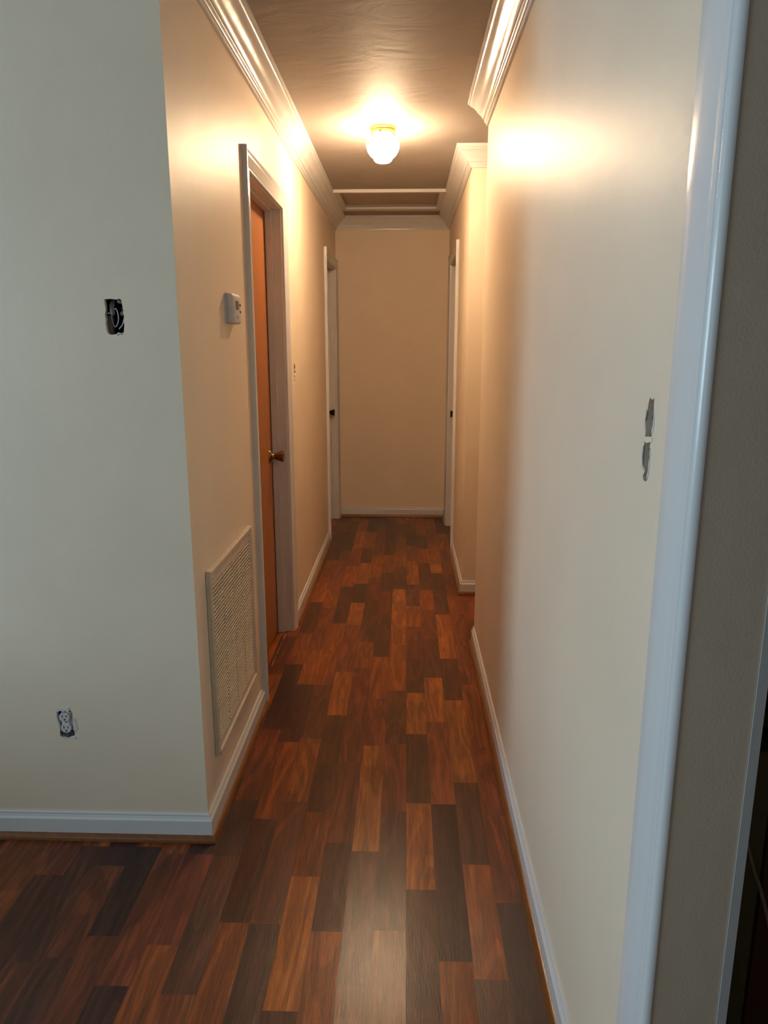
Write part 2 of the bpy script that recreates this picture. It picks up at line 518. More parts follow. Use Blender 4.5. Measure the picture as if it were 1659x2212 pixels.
# ------------------------------------------------------------------ walls
def notch_outline(y0, y1, doors):
    o = [(y0, 0)]
    for a, b, t in doors: o += [(a - JT, 0), (a - JT, t + JT), (b + JT, t + JT), (b + JT, 0)]
    return o + [(y1, 0), (y1, H), (y0, H)]
slot_l = [(SLOT_L[0] + a, SLOT_L[1] + b) for a, b in [(-.024, -.047), (-.01, -.049), (.012, -.045), (.020, -.030), (.023, -.016), (.010, -.010), (.026, -.002),
          (.030, .008), (.018, .016), (.024, .030), (.018, .046), (0, .048), (-.02, .046), (-.022, .02), (-.018, .0), (-.025, -.02)]]
sheet('wall_left', notch_outline(YC, YE, [D1, D2]), [slot_l], lambda a, b, d: (L - d, a, b), 0.0127, M_WALL)
hole_f = [(HOLE_F[0] + a, HOLE_F[1] + b) for a, b in [(-.0225, -.036), (-.019, -.042), (-.010, -.0445), (.0, -.042), (.004, -.0455), (.014, -.043), (.021, -.037),
          (.0235, -.02), (.0225, -.008), (.0245, .002), (.0225, .010), (.0235, .018), (.0215, .031), (.0205, .041), (.015, .0445), (.006, .042), (-.006, .044), (-.0235, .043),
          (-.0225, .030), (-.0215, .018), (-.0245, .004), (-.023, -.006), (-.0245, -.015), (-.0235, -.028)]]
out_f = [(OUT_F[0] + a, OUT_F[1] + b) for a, b in [(-.0205, -.040), (-.008, -.0425), (.008, -.042), (.022, -.038), (.0225, -.026), (.019, -.018), (.021, -.008), (.0195, .004), (.0205, .02),
         (.0215, .034), (.017, .042), (.010, .0405), (-.010, .042), (-.022, .040), (-.0245, .034), (-.0235, .018), (-.021, .006), (-.0185, -.006), (-.0185, -.018), (-.021, -.028)]]
sheet('wall_front', [(-4.2, 0), (L - 0.0127, 0), (L - 0.0127, H), (-4.2, H)], [hole_f, out_f], lambda a, b, d: (a, YC + d, b), 0.0127, M_WALL)
# the strip that closes the outside corner
G().box(L - 0.0127, L, YC - 0.0002, YC + 0.0001, 0, H).build('wall_corner', M_WALL, kind='structure')
G().box(L - 0.12, WF + 0.12, YE, YE + 0.1, 0, H).build('wall_end', M_WALL, kind='structure')
sheet('wall_right_far', notch_outline(YF, YE, [D3]), [], lambda a, b, d: (WF + d, a, b), 0.115, M_WALL)
G().box(WF + 0.115, 1.9, YF, YF + 0.1, 0, H).build('wall_passage_far', M_WALL, kind='structure')
G().box(1.8, 1.9, YR - 0.1, YF, 0, H).build('wall_passage_end', M_WALL, kind='structure')
JY = 0.835        # far jamb of the opening beside the camera
slot_r = [(SLOT_R[0] + a, SLOT_R[1] + b) for a, b in [(-.009, -.057), (.0, -.061), (.009, -.060), (.013, -.055), (.008, -.050), (.006, -.046), (.016, -.040), (.019, -.028), (.018, -.012),
          (.017, -.004), (.016, .004), (.015, .012), (.019, .024), (.015, .038), (.012, .050), (.008, .057), (-.0035, .0545), (-.010, .058), (-.011, .046), (-.013, .04), (-.0155, .036), (-.014, .022),
          (-.010, .010), (-.011, .004), (-.008, -.003), (-.012, -.012), (-.012, -.024), (-.009, -.034), (-.010, -.044), (-.006, -.050)]]
sheet('wall_right', [(-3.2, 0), (0.075, 0), (0.075, 2.05), (JY, 2.05), (JY, 0), (YR, 0), (YR, H), (-3.2, H)], [slot_r], lambda a, b, d: (W + d, a, b), 0.0127, M_WALL)
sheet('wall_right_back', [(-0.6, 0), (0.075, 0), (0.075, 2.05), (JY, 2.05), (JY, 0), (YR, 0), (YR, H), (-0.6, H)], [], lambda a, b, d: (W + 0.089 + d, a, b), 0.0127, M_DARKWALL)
g = G(); g.box(W + 0.0127, W + 0.089, JY, JY + 0.0127, 0, 2.05)
g.box(W + 0.0127, W + 0.089, 0.075, 0.075 - 0.0127, 0, 2.05); g.box(W + 0.0127, W + 0.089, 0.063, JY + 0.0127, 2.05, 2.0627)
g.build('wall_jamb_return', M_WALL, kind='structure')
G().box(W + 0.0128, 1.9, YR - 0.0127, YR, 0, H).build('wall_passage_near', M_WALL, kind='structure')
# living room behind and left of the camera
sheet('wall_living_side', [(-3.2, 0), (YC, 0), (YC, H), (-3.2, H)], [[(-0.60, 0.85), (1.20, 0.85), (1.20, 2.05), (-0.60, 2.05)]], lambda a, b, d: (-4.2 - d, a, b), 0.1, M_WALL)
sheet('wall_living_rear', [(-4.2, 0), (W, 0), (W, H), (-4.2, H)], [[(-3.9, 0.85), (-2.4, 0.85), (-2.4, 2.05), (-3.9, 2.05)]], lambda a, b, d: (a, -3.2 - d, b), 0.1, M_WALL)
def window(name, mp, a0, a1, b0, b1):
    g = G()
    def bx(p, q, r, s, d0, d1):
        vs = [mp(x, z, d) for x in (p, q) for z in (r, s) for d in (d0, d1)]
        g.add(vs, [(0, 1, 3, 2), (4, 6, 7, 5), (0, 4, 5, 1), (2, 3, 7, 6), (0, 2, 6, 4), (1, 5, 7, 3)])
    t = 0.04
    bx(a0, a1, b0, b0 + t, 0.0, 0.1); bx(a0, a1, b1 - t, b1, 0.0, 0.1); bx(a0, a0 + t, b0 + t, b1 - t, 0, 0.1); bx(a1 - t, a1, b0 + t, b1 - t, 0, 0.1)
    m = (b0 + b1) / 2; bx(a0 + t, a1 - t, m - 0.02, m + 0.02, 0.05, 0.09)
    w = g.build(name, M_TRIM, kind='structure')
    g = G(); bx(a0 + t, a1 - t, b0 + t, m - 0.02, 0.068, 0.072); bx(a0 + t, a1 - t, m + 0.02, b1 - t, 0.068, 0.072)
    g.build('pane', M_GLASS, w)
window('window_1', lambda a, b, d: (-4.2 - d, a, b), -0.60, 1.20, 0.85, 2.05)
G().box(-2.62, -2.50, -2.2, YC, 0, 0.76).build('unseen_shade_block', M_WALL, kind='structure')  # added out of view to block low window light from the walls
window('window_2', lambda a, b, d: (a, -3.2 - d, b), -3.9, -2.4, 0.85, 2.05)
# room seen through the opening on the right
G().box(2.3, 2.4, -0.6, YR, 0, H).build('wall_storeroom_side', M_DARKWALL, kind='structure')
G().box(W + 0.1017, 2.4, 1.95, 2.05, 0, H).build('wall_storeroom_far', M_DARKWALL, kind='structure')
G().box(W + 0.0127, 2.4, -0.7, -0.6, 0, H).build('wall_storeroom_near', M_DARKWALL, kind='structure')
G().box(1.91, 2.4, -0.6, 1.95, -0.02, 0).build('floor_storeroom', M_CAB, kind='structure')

# ceiling with the hatch opening
HX0, HX1, HY0, HY1 = -0.452, 0.213, 5.13, 5.72
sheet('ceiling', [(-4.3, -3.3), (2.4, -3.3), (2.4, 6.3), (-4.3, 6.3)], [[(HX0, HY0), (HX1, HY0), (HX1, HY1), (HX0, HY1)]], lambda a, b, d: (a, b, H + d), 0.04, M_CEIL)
t = thing('attic_hatch', ((HX0 + HX1) / 2, (HY0 + HY1) / 2, H), 'painted attic access hatch with a raised white frame in the hall ceiling', 'attic hatch')
g = G(); fx0, fx1 = L + CP - 0.004, WF - CP + 0.004
g.box(fx0, fx1, HY0 - 0.03, HY0, H - 0.021, H)
g.box(fx0, HX0, HY0, HY1, H - 0.014, H); g.box(HX1, fx1, HY0, HY1, H - 0.014, H)
g.box(fx0, fx1, HY1, HY1 + 0.085, H - 0.014, H)
g.build('frame', M_TRIM, t, bevel=0.003)
G().box(HX0 - 0.01, HX1 + 0.01, HY0 - 0.01, HY1 + 0.01, H + 0.02, H + 0.035).build('panel', M_HATCH, t, label='recessed hatch panel')

# ------------------------------------------------------------------ mouldings
xyz = lambda a, b, h: (a, b, h)
base_prof = [(0, 0), (BT, 0), (BT, BF)] + [(BT - 0.0015, BF + 0.002), (0.0095, BF + 0.0035), (0.0080, 0.0705), (0.0078, 0.0735), (0.0062, 0.0745), (0.0062, 0.0765), (0.0068, 0.0785), (0.0060, 0.0815), (0.0040, BH), (0, BH)]
shoe_prof = [(BT, 0.0004), (BT + ST, 0.0004)] + [(BT + ST * math.cos(math.radians(a)), SH * math.sin(math.radians(a))) for a in range(12, 91, 13)] + [(BT, SH)]
crown_prof = [(0, H), (CP, H), (CP, H - 0.014), (CP - 0.003, H - 0.016), (0.0815, H - 0.0165), (0.0805, H - 0.0185), (0.0775, H - 0.0215), (0.0735, H - 0.0240),
              (0.0665, H - 0.0275), (0.0595, H - 0.0325), (0.0535, H - 0.0385), (0.0480, H - 0.0450), (0.0425, H - 0.0510), (0.0375, H - 0.0550),
              (0.0330, H - 0.0590), (0.0290, H - 0.0640), (0.0262, H - 0.0695), (0.0255, H - 0.0715), (0.0220, H - 0.0722), (0.0215, H - 0.0740), (0.0205, H - 0.0752), (0.0185, H - 0.0757), (0.0180, H - 0.0790),
              (0.0172, H - 0.0825), (0.0150, H - 0.0860), (0.0125, H - 0.0876), (0.0105, H - 0.0880), (0.0100, H - 0.0905), (0.0098, H - 0.0950), (0.007, H - CD), (0, H - CD)]
crown_path = [(1.8, YF), (WF, YF), (WF, YE), (L, YE), (L, YC), (-4.2, YC)]
for i, nm in enumerate(['trim_1', 'trim_2', 'trim_3', 'trim_4', 'trim_5']):
    sweep(crown_path, crown_prof, xyz, seg=i).build(nm, M_TRIM, kind='structure', auto=32)
sweep([(W, -3.2), (W, YR)], crown_prof, xyz).build('trim_6', M_TRIM, kind='structure', auto=32)
CO = 0.075 + 0.001      # casing width outside the clear opening
runs = {
 'baseboard_left': ([(L, D2[0] - CO), (L, D1[1] + CO)], None),
 'baseboard_left_near': ([(L, D1[0] - CO), (L, YC), (-4.2, YC)], 0),
 'baseboard_front': ([(L, D1[0] - CO), (L, YC), (-4.2, YC)], 1),
 'baseboard_passage': ([(1.8, YF), (WF, YF), (WF, D3[0] - CO)], 0),
 'baseboard_right_far': ([(1.8, YF), (WF, YF), (WF, D3[0] - CO)], 1),
 'baseboard_right_corner': ([(WF, D3[1] + CO), (WF, YE), (L, YE)], 0),
 'baseboard_end': ([(WF, D3[1] + CO), (WF, YE), (L, YE)], 1),
 'baseboard_right': ([(W, JY + 0.086), (W, YR)], None),
 'baseboard_living_side': ([(-4.2, YC), (-4.2, -3.2)], None),
}
ti = 7
for nm, (path, seg) in runs.items():
    sweep(path, base_prof, xyz, seg=seg).build(nm, M_TRIM, kind='structure', auto=35)
    if nm != 'baseboard_living_side':
        pth = path
        sweep(pth, shoe_prof, xyz, seg=seg).build('trim_%d' % ti, M_SHOE, kind='structure', auto=45)
        ti += 1

def casing_prof(w):
    return [(0, 0), (0, 0.008), (0.0015, 0.0105), (0.005, 0.0115), (0.008, 0.0105), (0.0095, 0.0085), (0.012, 0.0095), (0.022, 0.0115), (0.040, 0.0150), (w - 0.022, 0.0175), (w - 0.018, 0.0165),
            (w - 0.014, 0.0185), (w - 0.004, 0.0205), (w - 0.001, 0.0195), (w, 0.017), (w, 0)]
def doorway(idx, wx, sgn, d, knob_far=True, knob_mat=M_BRASS, knobz=0.917):
    """wx wall face, sgn = direction out into the hall"""
    global ti
    y0, y1, top = d
    mp = lambda a, b, h: (wx + sgn * h, a, b)
    # walk so that the left normal points away from the opening
    path = [(y0 - 0.005, 0.0), (y0 - 0.005, top + 0.005), (y1 + 0.005, top + 0.005), (y1 + 0.005, 0.0)]
    sweep(path, casing_prof(0.070), mp).build('trim_%d' % ti, M_TRIM, kind='structure', auto=35); ti += 1
    b = wx - sgn * 0.115; g = G()
    X = sorted((wx + sgn * 0.0005, b))
    g.box(X[0], X[1], y0 - JT, y0, 0, top); g.box(X[0], X[1], y1, y1 + JT, 0, top); g.box(X[0], X[1], y0 - JT, y1 + JT, top, top + JT)
    s = sorted((wx - sgn * 0.040, wx - sgn * 0.072))
    g.box(s[0], s[1], y0, y0 + 0.011, 0, top); g.box(s[0], s[1], y1 - 0.011, y1, 0, top); g.box(s[0], s[1], y0 + 0.011, y1 - 0.011, top - 0.011, top)
    g.build('trim_%d' % ti, M_TRIM, kind='structure', bevel=0.0012); ti += 1
    s = sorted((wx - sgn * 0.074, wx - sgn * 0.109))
    dr = G().box(s[0], s[1], y0 + 0.003, y1 - 0.003, 0.010, top - 0.003).build('door_%d' % idx, M_DOOR, kind='structure', bevel=0.0015)
    fx = wx - sgn * 0.074
    ky = y1 - 0.065 if knob_far else y0 + 0.065
    prof = [(0.0, -0.001), (0.033, -0.001), (0.0335, 0.002), (0.031, 0.006), (0.024, 0.010), (0.015, 0.013), (0.0125, 0.018), (0.0125, 0.024), (0.0155, 0.029), (0.018, 0.036),
            (0.0215, 0.046), (0.0262, 0.0585), (0.0272, 0.061), (0.0272, 0.0635), (0.0245, 0.0655), (0.021, 0.0645), (0.0, 0.0635)]
    G().lathe(prof, (fx, ky, knobz), (sgn, 0, 0), 36).build('door_knob', knob_mat, dr, auto=50)
    # rail of dark backing so that nothing shows round the slab
    return dr
doorway(1, L, 1, D1)
doorway(2, L, 1, D2, knob_mat=M_BRONZE, knobz=0.91)
doorway(3, WF, -1, D3, knob_mat=M_BRONZE, knobz=0.92)
# closed rooms behind the doors
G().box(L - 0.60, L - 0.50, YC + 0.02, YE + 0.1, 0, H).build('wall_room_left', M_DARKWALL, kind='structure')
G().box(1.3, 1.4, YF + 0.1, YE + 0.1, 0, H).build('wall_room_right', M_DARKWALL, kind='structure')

# casing of the opening right beside the camera: wide board with a beaded inner edge
wp = [(0, 0), (0, 0.0025), (0.0015, 0.0065), (0.0045, 0.0100), (0.0075, 0.0115), (0.010, 0.0110), (0.0115, 0.0095), (0.0155, 0.0085), (0.017, 0.0105), (0.024, 0.0125), (0.030, 0.0118), (0.033, 0.0128), (0.060, 0.0168),
      (0.079, 0.0185), (0.083, 0.0175), (0.085, 0.014), (0.085, 0)]
sweep([(0.076, 0), (0.076, 2.049), (JY - 0.001, 2.049), (JY - 0.001, 0)], wp, lambda a, b, h: (W - h, a, b)).build('trim_%d' % ti, M_TRIM, kind='structure', auto=35); ti += 1
g = G(); g.box(W + 0.0895, W + 0.1022, JY - 0.0012, JY + 0.055, 0, 2.05); g.build('trim_%d' % ti, M_TRIM, kind='structure'); ti += 1

# ------------------------------------------------------------------ ceiling light
LX, LY = -0.118, 3.75
t = thing('ceiling_light', (LX, LY, H), 'lit white globe ceiling light on a small brass canopy', 'ceiling light')
cp = [(0.0, 0.0), (0.0635, 0.0), (0.0640, -0.003), (0.062, -0.008), (0.0565, -0.011), (0.0555, -0.013), (0.0585, -0.017), (0.0570, -0.022), (0.0500, -0.032), (0.0465, -0.035), (0.0455, -0.036), (0.0, -0.036)]
G().lathe(cp, (LX, LY, H), (0, 0, 1), 56).build('canopy', M_CANOPY, t, auto=50)
gp = [(0.0445, -0.026), (0.0445, -0.034), (0.052, -0.040), (0.066, -0.050), (0.0755, -0.062), (0.0785, -0.074), (0.0775, -0.088), (0.072, -0.104), (0.063, -0.119), (0.053, -0.129), (0.0455, -0.1335),
      (0.0440, -0.138), (0.0415, -0.1445), (0.034, -0.1505), (0.020, -0.1545), (0.0, -0.156)]
G().lathe(gp, (LX, LY, H), (0, 0, 1), 56).build('glass_globe', M_GLOBE, t, smooth=True)
for a in (20, 140, 260):
    g = G()
    c = Vector((math.cos(math.radians(a)), math.sin(math.radians(a)), 0))
    g.lathe([(0.0, 0.040), (0.0018, 0.040), (0.0018, 0.056), (0.0042, 0.0565), (0.0042, 0.061), (0.0, 0.0615)], (LX, LY, H - 0.029), c, 12)
    g.build('thumb_screw', M_BRASS, t, smooth=False)

# ------------------------------------------------------------------ thermostat
t = thing('thermostat', (L, 2.428, 1.545), 'small off-white digital thermostat on the beige wall beside the wooden door', 'thermostat')
def rrect(cy, cz, w, h, r, n=5):
    p = []
    for (sx, sz, a0) in ((1, -1, -90), (1, 1, 0), (-1, 1, 90), (-1, -1, 180)):
        p += arc((cy + sx * (w / 2 - r), cz + sz * (h / 2 - r)), r, a0, a0 + 90, n)
    return p
def loft(g, rings):
    n = len(rings[0]); vs = [v for r in rings for v in r]; fs = []
    for j in range(len(rings) - 1):
        for i in range(n):
            k = (i + 1) % n; fs.append((j * n + i, j * n + k, (j + 1) * n + k, (j + 1) * n + i))
    fs.append(tuple(range(n))[::-1]); fs.append(tuple(range((len(rings) - 1) * n, len(rings) * n)))
    g.add(vs, fs)
def rr3(x, cy, cz, w, h, r): return [(x, a, b) for a, b in rrect(cy, cz, w, h, r)]
ty, tz = 2.428, 1.545
g = G(); loft(g, [rr3(L, ty, tz, 0.116, 0.094, 0.006), rr3(L + 0.0095, ty, tz, 0.117, 0.095, 0.006), rr3(L + 0.0095, ty, tz, 0.114, 0.092, 0.006)]); g.build('base', M_STAT, t, auto=40)
g = G(); loft(g, [rr3(L + 0.0103, ty, tz, 0.116, 0.094, 0.006), rr3(L + 0.022, ty, tz, 0.114, 0.092, 0.007), rr3(L + 0.026, ty, tz - 0.001, 0.105, 0.086, 0.009), rr3(L + 0.0285, ty, tz - 0.001, 0.086, 0.074, 0.010), rr3(L + 0.029, ty, tz - 0.001, 0.07, 0.06, 0.010)])
g.build('cover', M_STAT, t, auto=50)
g = G(); g.box(L + 0.0285, L + 0.0305, ty - 0.030, ty + 0.008, tz - 0.003, tz + 0.024); g.build('display', M_LCD, t, bevel=0.001)
for dz in (0.014, -0.008):
    g = G(); g.box(L + 0.0275, L + 0.031, ty + 0.026, ty + 0.038, tz + dz - 0.004, tz + dz + 0.004); g.build('button', M_BTN, t, bevel=0.001)
g = G()
for dy in (-0.016, 0.004):
    g.lathe([(0.0045, 0.0), (0.0065, 0.0), (0.0065, 0.0006), (0.0045, 0.0006)], (L + 0.0288, ty + dy, tz - 0.026), (1, 0, 0), 20)
g.build('printed_rings', M_MARK, t)

# ------------------------------------------------------------------ return air grille
gy0, gy1, gz0, gz1 = 1.988, 2.556, 0.205, 0.792
t = thing('return_air_grille', (L, (gy0 + gy1) / 2, gz0), 'cream louvered return air grille low on the left hall wall', 'air grille')
GT = 0.017
fr = [(0, 0.001), (0, GT - 0.004), (0.003, GT), (0.010, GT), (0.014, GT - 0.005), (0.017, GT - 0.006), (0.0175, 0.001)]
g = sweep([(gy0, gz0), (gy0, gz1), (gy1, gz1), (gy1, gz0), (gy0 + 0.0001, gz0)], fr, lambda a, b, h: (L + h, a, b), side=-1)
g.box(L + 0.001, L + GT - 0.006, gy0 + 0.014, gy1 - 0.014, gz1 - 0.050, gz1 - 0.015)
g.box(L + 0.001, L + GT - 0.006, gy0 + 0.014, gy1 - 0.014, gz0 + 0.015, gz0 + 0.034)
g.box(L + 0.001, L + GT - 0.006, gy0 + 0.014, gy0 + 0.032, gz0 + 0.034, gz1 - 0.050)
g.box(L + 0.001, L + GT - 0.006, gy1 - 0.032, gy1 - 0.014, gz0 + 0.034, gz1 - 0.050)
fro = g.build('frame', M_GRILLE, t)
G().box(L + 0.0006, L + 0.0012, gy0 + 0.02, gy1 - 0.02, gz0 + 0.02, gz1 - 0.02).build('duct_shade_sheet', M_DUCT_SHADE, t, label='dark duct behind the louvers')  # flat dark sheet on the uncut wall, stands in for shade inside the duct
ly0, ly1, lz0, lz1 = gy0 + 0.032, gy1 - 0.032, gz0 + 0.034, gz1 - 0.050
g = G(); nrow = 41; pitch = (lz1 - lz0) / nrow; ncol = 4; cw = (ly1 - ly0) / ncol; rd = random.Random(3)
for c in range(ncol):
    a, b = ly0 + c * cw + (0.0025 if c else 0), ly0 + (c + 1) * cw - (0.0025 if c < ncol - 1 else 0)
    for r in range(nrow):
        z = lz0 + r * pitch; bend = rd.uniform(-.0004, .0004)
        if r < 7 and c in (1, 2, 0): bend = rd.uniform(-.0015, .0015)
        x0, x1 = L + 0.0015, L + GT - 0.0055
        # blade leaning: back edge low, front edge high
        vs = [(x0, a, z + 0.0062), (x0, b, z + 0.0062), (x1, b, z + 0.0018 + bend), (x1, a, z + 0.0018), (x0, a, z + 0.0072), (x0, b, z + 0.0072), (x1 + 0.0008, b, z + 0.0046 + bend), (x1 + 0.0008, a, z + 0.0046)]
        g.add(vs, [(0, 1, 2, 3), (4, 5, 6, 7), (0, 1, 5, 4), (1, 2, 6, 5), (2, 3, 7, 6), (3, 0, 4, 7)])
for c in range(1, ncol):
    yy = ly0 + c * cw; g.box(L + 0.0015, L + GT - 0.0062, yy - 0.0028, yy + 0.0028, lz0, lz1)
g.build('louvers', M_GRILLE, t)
for yy in (gy0 + 0.024, gy1 - 0.024):
    for zz in (gz1 - 0.026,):
        G().lathe([(0.0, -0.002), (0.0065, -0.002), (0.0062, 0.004), (0.003, 0.0062), (0.0, 0.0066)], (L + GT - 0.006, yy, zz), (1, 0, 0), 18).build('screw', M_GRILLE, t, smooth=True)

# ------------------------------------------------------------------ open wall boxes
def tray(name, mp, loopc, w, h, depth, mat, parent):
    a0, a1, b0, b1 = loopc[0] - w / 2, loopc[0] + w / 2, loopc[1] - h / 2, loopc[1] + h / 2; e = 0.0015; g = G()
    def bx(p, q, r, s, d0, d1):
        vs = [mp(x, z, d) for x in (p, q) for z in (r, s) for d in (d0, d1)]
        g.add(vs, [(0, 1, 3, 2), (4, 6, 7, 5), (0, 4, 5, 1), (2, 3, 7, 6), (0, 2, 6, 4), (1, 5, 7, 3)])
    bx(a0, a1, b0, b1, depth, depth + e); bx(a0 - e, a0, b0, b1, 0.014, depth + e); bx(a1, a1 + e, b0, b1, 0.014, depth + e)
    bx(a0, a1, b0 - e, b0, 0.014, depth + e); bx(a0, a1, b1, b1 + e, 0.014, depth + e)
    return g.build(name, mat, parent)
# box with loose cables
fm = lambda a, b, d: (a, YC + d, b)
hx, hz = HOLE_F
t = thing('open_switch_box', (hx, YC, hz), 'ragged dark opening with loose grey cables, high on the pale wall at left', 'wall box')
tray('back_box', fm, HOLE_F, 0.054, 0.096, 0.060, M_BLACK, t)
g = G(); g.box(hx - 0.026, hx - 0.0125, YC + 0.014, YC + 0.03, hz - 0.046, hz + 0.004); g.build('stud_edge', M_BROWNST, t, bevel=0.002)
g = G(); g.tube(spline([(hx - 0.012, YC + 0.030, hz + 0.040), (hx - 0.011, YC + 0.016, hz + 0.026), (hx - 0.008, YC + 0.009, hz + 0.013), (hx - 0.009, YC + 0.012, hz + 0.008)]), 0.0062, 12)
g.tube(spline([(hx + 0.004, YC + 0.030, hz + 0.041), (hx + 0.010, YC + 0.012, hz + 0.0375), (hx + 0.020, YC + 0.02, hz + 0.036)]), 0.0042, 10)
g.build('cable_sheath', M_TAPE, t, smooth=True)
g = G()
g.tube(spline([(hx - 0.006, YC + 0.012, hz + 0.018), (hx + 0.003, YC + 0.006, hz + 0.020), (hx + 0.0075, YC + 0.004, hz + 0.010), (hx + 0.0085, YC + 0.004, hz - 0.002), (hx + 0.006, YC + 0.005, hz - 0.014), (hx - 0.001, YC + 0.008, hz - 0.0235),
               (hx - 0.007, YC + 0.012, hz - 0.022), (hx - 0.0105, YC + 0.012, hz - 0.012), (hx - 0.011, YC + 0.010, hz + 0.000), (hx - 0.0085, YC + 0.009, hz + 0.010)]), 0.0013, 8)
g.tube(spline([(hx + 0.0205, YC + 0.020, hz + 0.004), (hx + 0.020, YC + 0.008, hz - 0.008), (hx + 0.016, YC + 0.006, hz - 0.020), (hx + 0.008, YC + 0.008, hz - 0.028), (hx + 0.002, YC + 0.02, hz - 0.030)]), 0.0014, 8)
g.tube(spline([(hx - 0.0135, YC + 0.008, hz + 0.008), (hx - 0.016, YC + 0.006, hz + 0.010), (hx - 0.018, YC + 0.005, hz + 0.007)]), 0.0018, 8)
g.build('wire', M_WIRE, t, smooth=True)
g = G(); g.lathe([(0, 0), (0.004, 0.001), (0.006, 0.005), (0.0045, 0.010), (0, 0.012)], (hx + 0.0155, YC + 0.012, hz + 0.003), (0.2, 0.1, 1), 10)
g.lathe([(0, 0), (0.005, 0.001), (0.006, 0.005), (0.0045, 0.008), (0, 0.009)], (hx + 0.016, YC + 0.022, hz + 0.016), (0.2, 0.1, 1), 10); g.build('wire_nut', M_TAPE, t, smooth=True)
g = G(); g.tube(spline([(hx + 0.002, YC + 0.004, hz - 0.0435), (hx + 0.008, YC - 0.0006, hz - 0.0405), (hx + 0.0145, YC - 0.0004, hz - 0.0420), (hx + 0.019, YC + 0.003, hz - 0.040)]), 0.0022, 8); g.build('torn_paper', M_GYP, t, smooth=True)

# bare outlet
ox, oz = OUT_F
t = thing('electrical_outlet', (ox, YC, oz), 'bare duplex outlet without cover plate, low on the pale wall at left', 'electrical outlet')
tray('back_box', fm, OUT_F, 0.050, 0.090, 0.055, M_BLACK, t)
def face(cx, cz, nm):
    r = 0.0150; p = []
    for i in range(48):
        a = 2 * math.pi * i / 48; x = r * math.cos(a); z = r * math.sin(a)
        z = max(-0.0128, min(0.0128, z)); p.append((cx + x, cz + z))
    g = G(); g.prism(p, lambda a, b: (a, YC - 0.0035, b), lambda a, b: (a, YC + 0.014, b))
    f = g.build(nm, M_RECEP, t, bevel=0.0012)
    g = G(); g.box(cx - 0.0068, cx - 0.0050, YC - 0.0041, YC - 0.003, cz - 0.0005, cz + 0.0072); g.box(cx + 0.0050, cx + 0.0068, YC - 0.0041, YC - 0.003, cz + 0.0005, cz + 0.0068)
    g.lathe([(0, 0), (0.0025, 0), (0.0025, 0.0011), (0, 0.0011)], (cx + 0.0002, YC - 0.0041, cz - 0.0072), (0, 1, 0), 14)
    g.build('socket_slots', M_SLOT, f)
face(ox - 0.0015, oz + 0.0215, 'socket_face'); face(ox + 0.0005, oz - 0.0125, 'socket_face')
g = G(); g.box(ox - 0.0125, ox + 0.0115, YC + 0.0, YC + 0.014, oz - 0.002, oz + 0.0115)
g.box(ox - 0.014, ox + 0.0165, YC + 0.004, YC + 0.02, oz - 0.024, oz + 0.034); g.build('body', M_RECEP, t, bevel=0.002)
G().lathe([(0, 0), (0.0022, 0), (0.0022, 0.002), (0, 0.002)], (ox + 0.0005, YC - 0.001, oz + 0.0055), (0, 1, 0), 14).build('centre_screw', M_SLOT, t)
g = G(); g.box(ox - 0.013, ox + 0.018, YC + 0.002, YC + 0.005, oz - 0.040, oz - 0.027)
g.box(ox - 0.004, ox + 0.006, YC - 0.001, YC + 0.003, oz - 0.043, oz - 0.027); g.build('mounting_strap', M_STRAP, t, bevel=0.001)
g = G()
for dx in (-0.0085, 0.011, 0.0155): g.lathe([(0, 0), (0.0019, 0), (0.0019, 0.001), (0, 0.001)], (ox + dx, YC + 0.0012, oz - 0.0335), (0, 1, 0), 12)
g.build('strap_hole', M_SLOT, t)
def patch(loop, cx, cz, th=0.0012):
    g = G(); g.prism([(cx + a, cz + b) for a, b in loop], lambda a, b: (a, YC - th, b), lambda a, b: (a, YC + 0.0008, b)); return g
g = patch([(-.024, .036), (-.021, .046), (-.012, .048), (.004, .046), (.015, .049), (.014, .040), (.012, .032), (.008, .035), (.002, .0385), (-.004, .035), (-.012, .039), (-.018, .036), (-.023, .032)], ox - 0.001, oz + 0.002)
k = patch([(-.020, -.041), (-.010, -.046), (.004, -.045), (.018, -.049), (.026, -.046), (.024, -.040), (.008, -.0425), (-.008, -.043), (-.019, -.0385)], ox, oz); g.add(k.v, k.f)
k = patch([(.020, -.018), (.021, -.008), (.0195, .004), (.023, .020), (.028, .018), (.031, .0), (.033, -.016), (.026, -.022), (.024, -.030), (.0225, -.026)], ox, oz, 0.0008); g.add(k.v, k.f)
k = patch([(-.0245, .030), (-.0235, .018), (-.021, .006), (-.0185, -.006), (-.0185, -.016), (-.0225, -.010), (-.0255, .008), (-.027, .026)], ox, oz, 0.0008); g.add(k.v, k.f)
g.build('torn_paper', M_GYP, t)

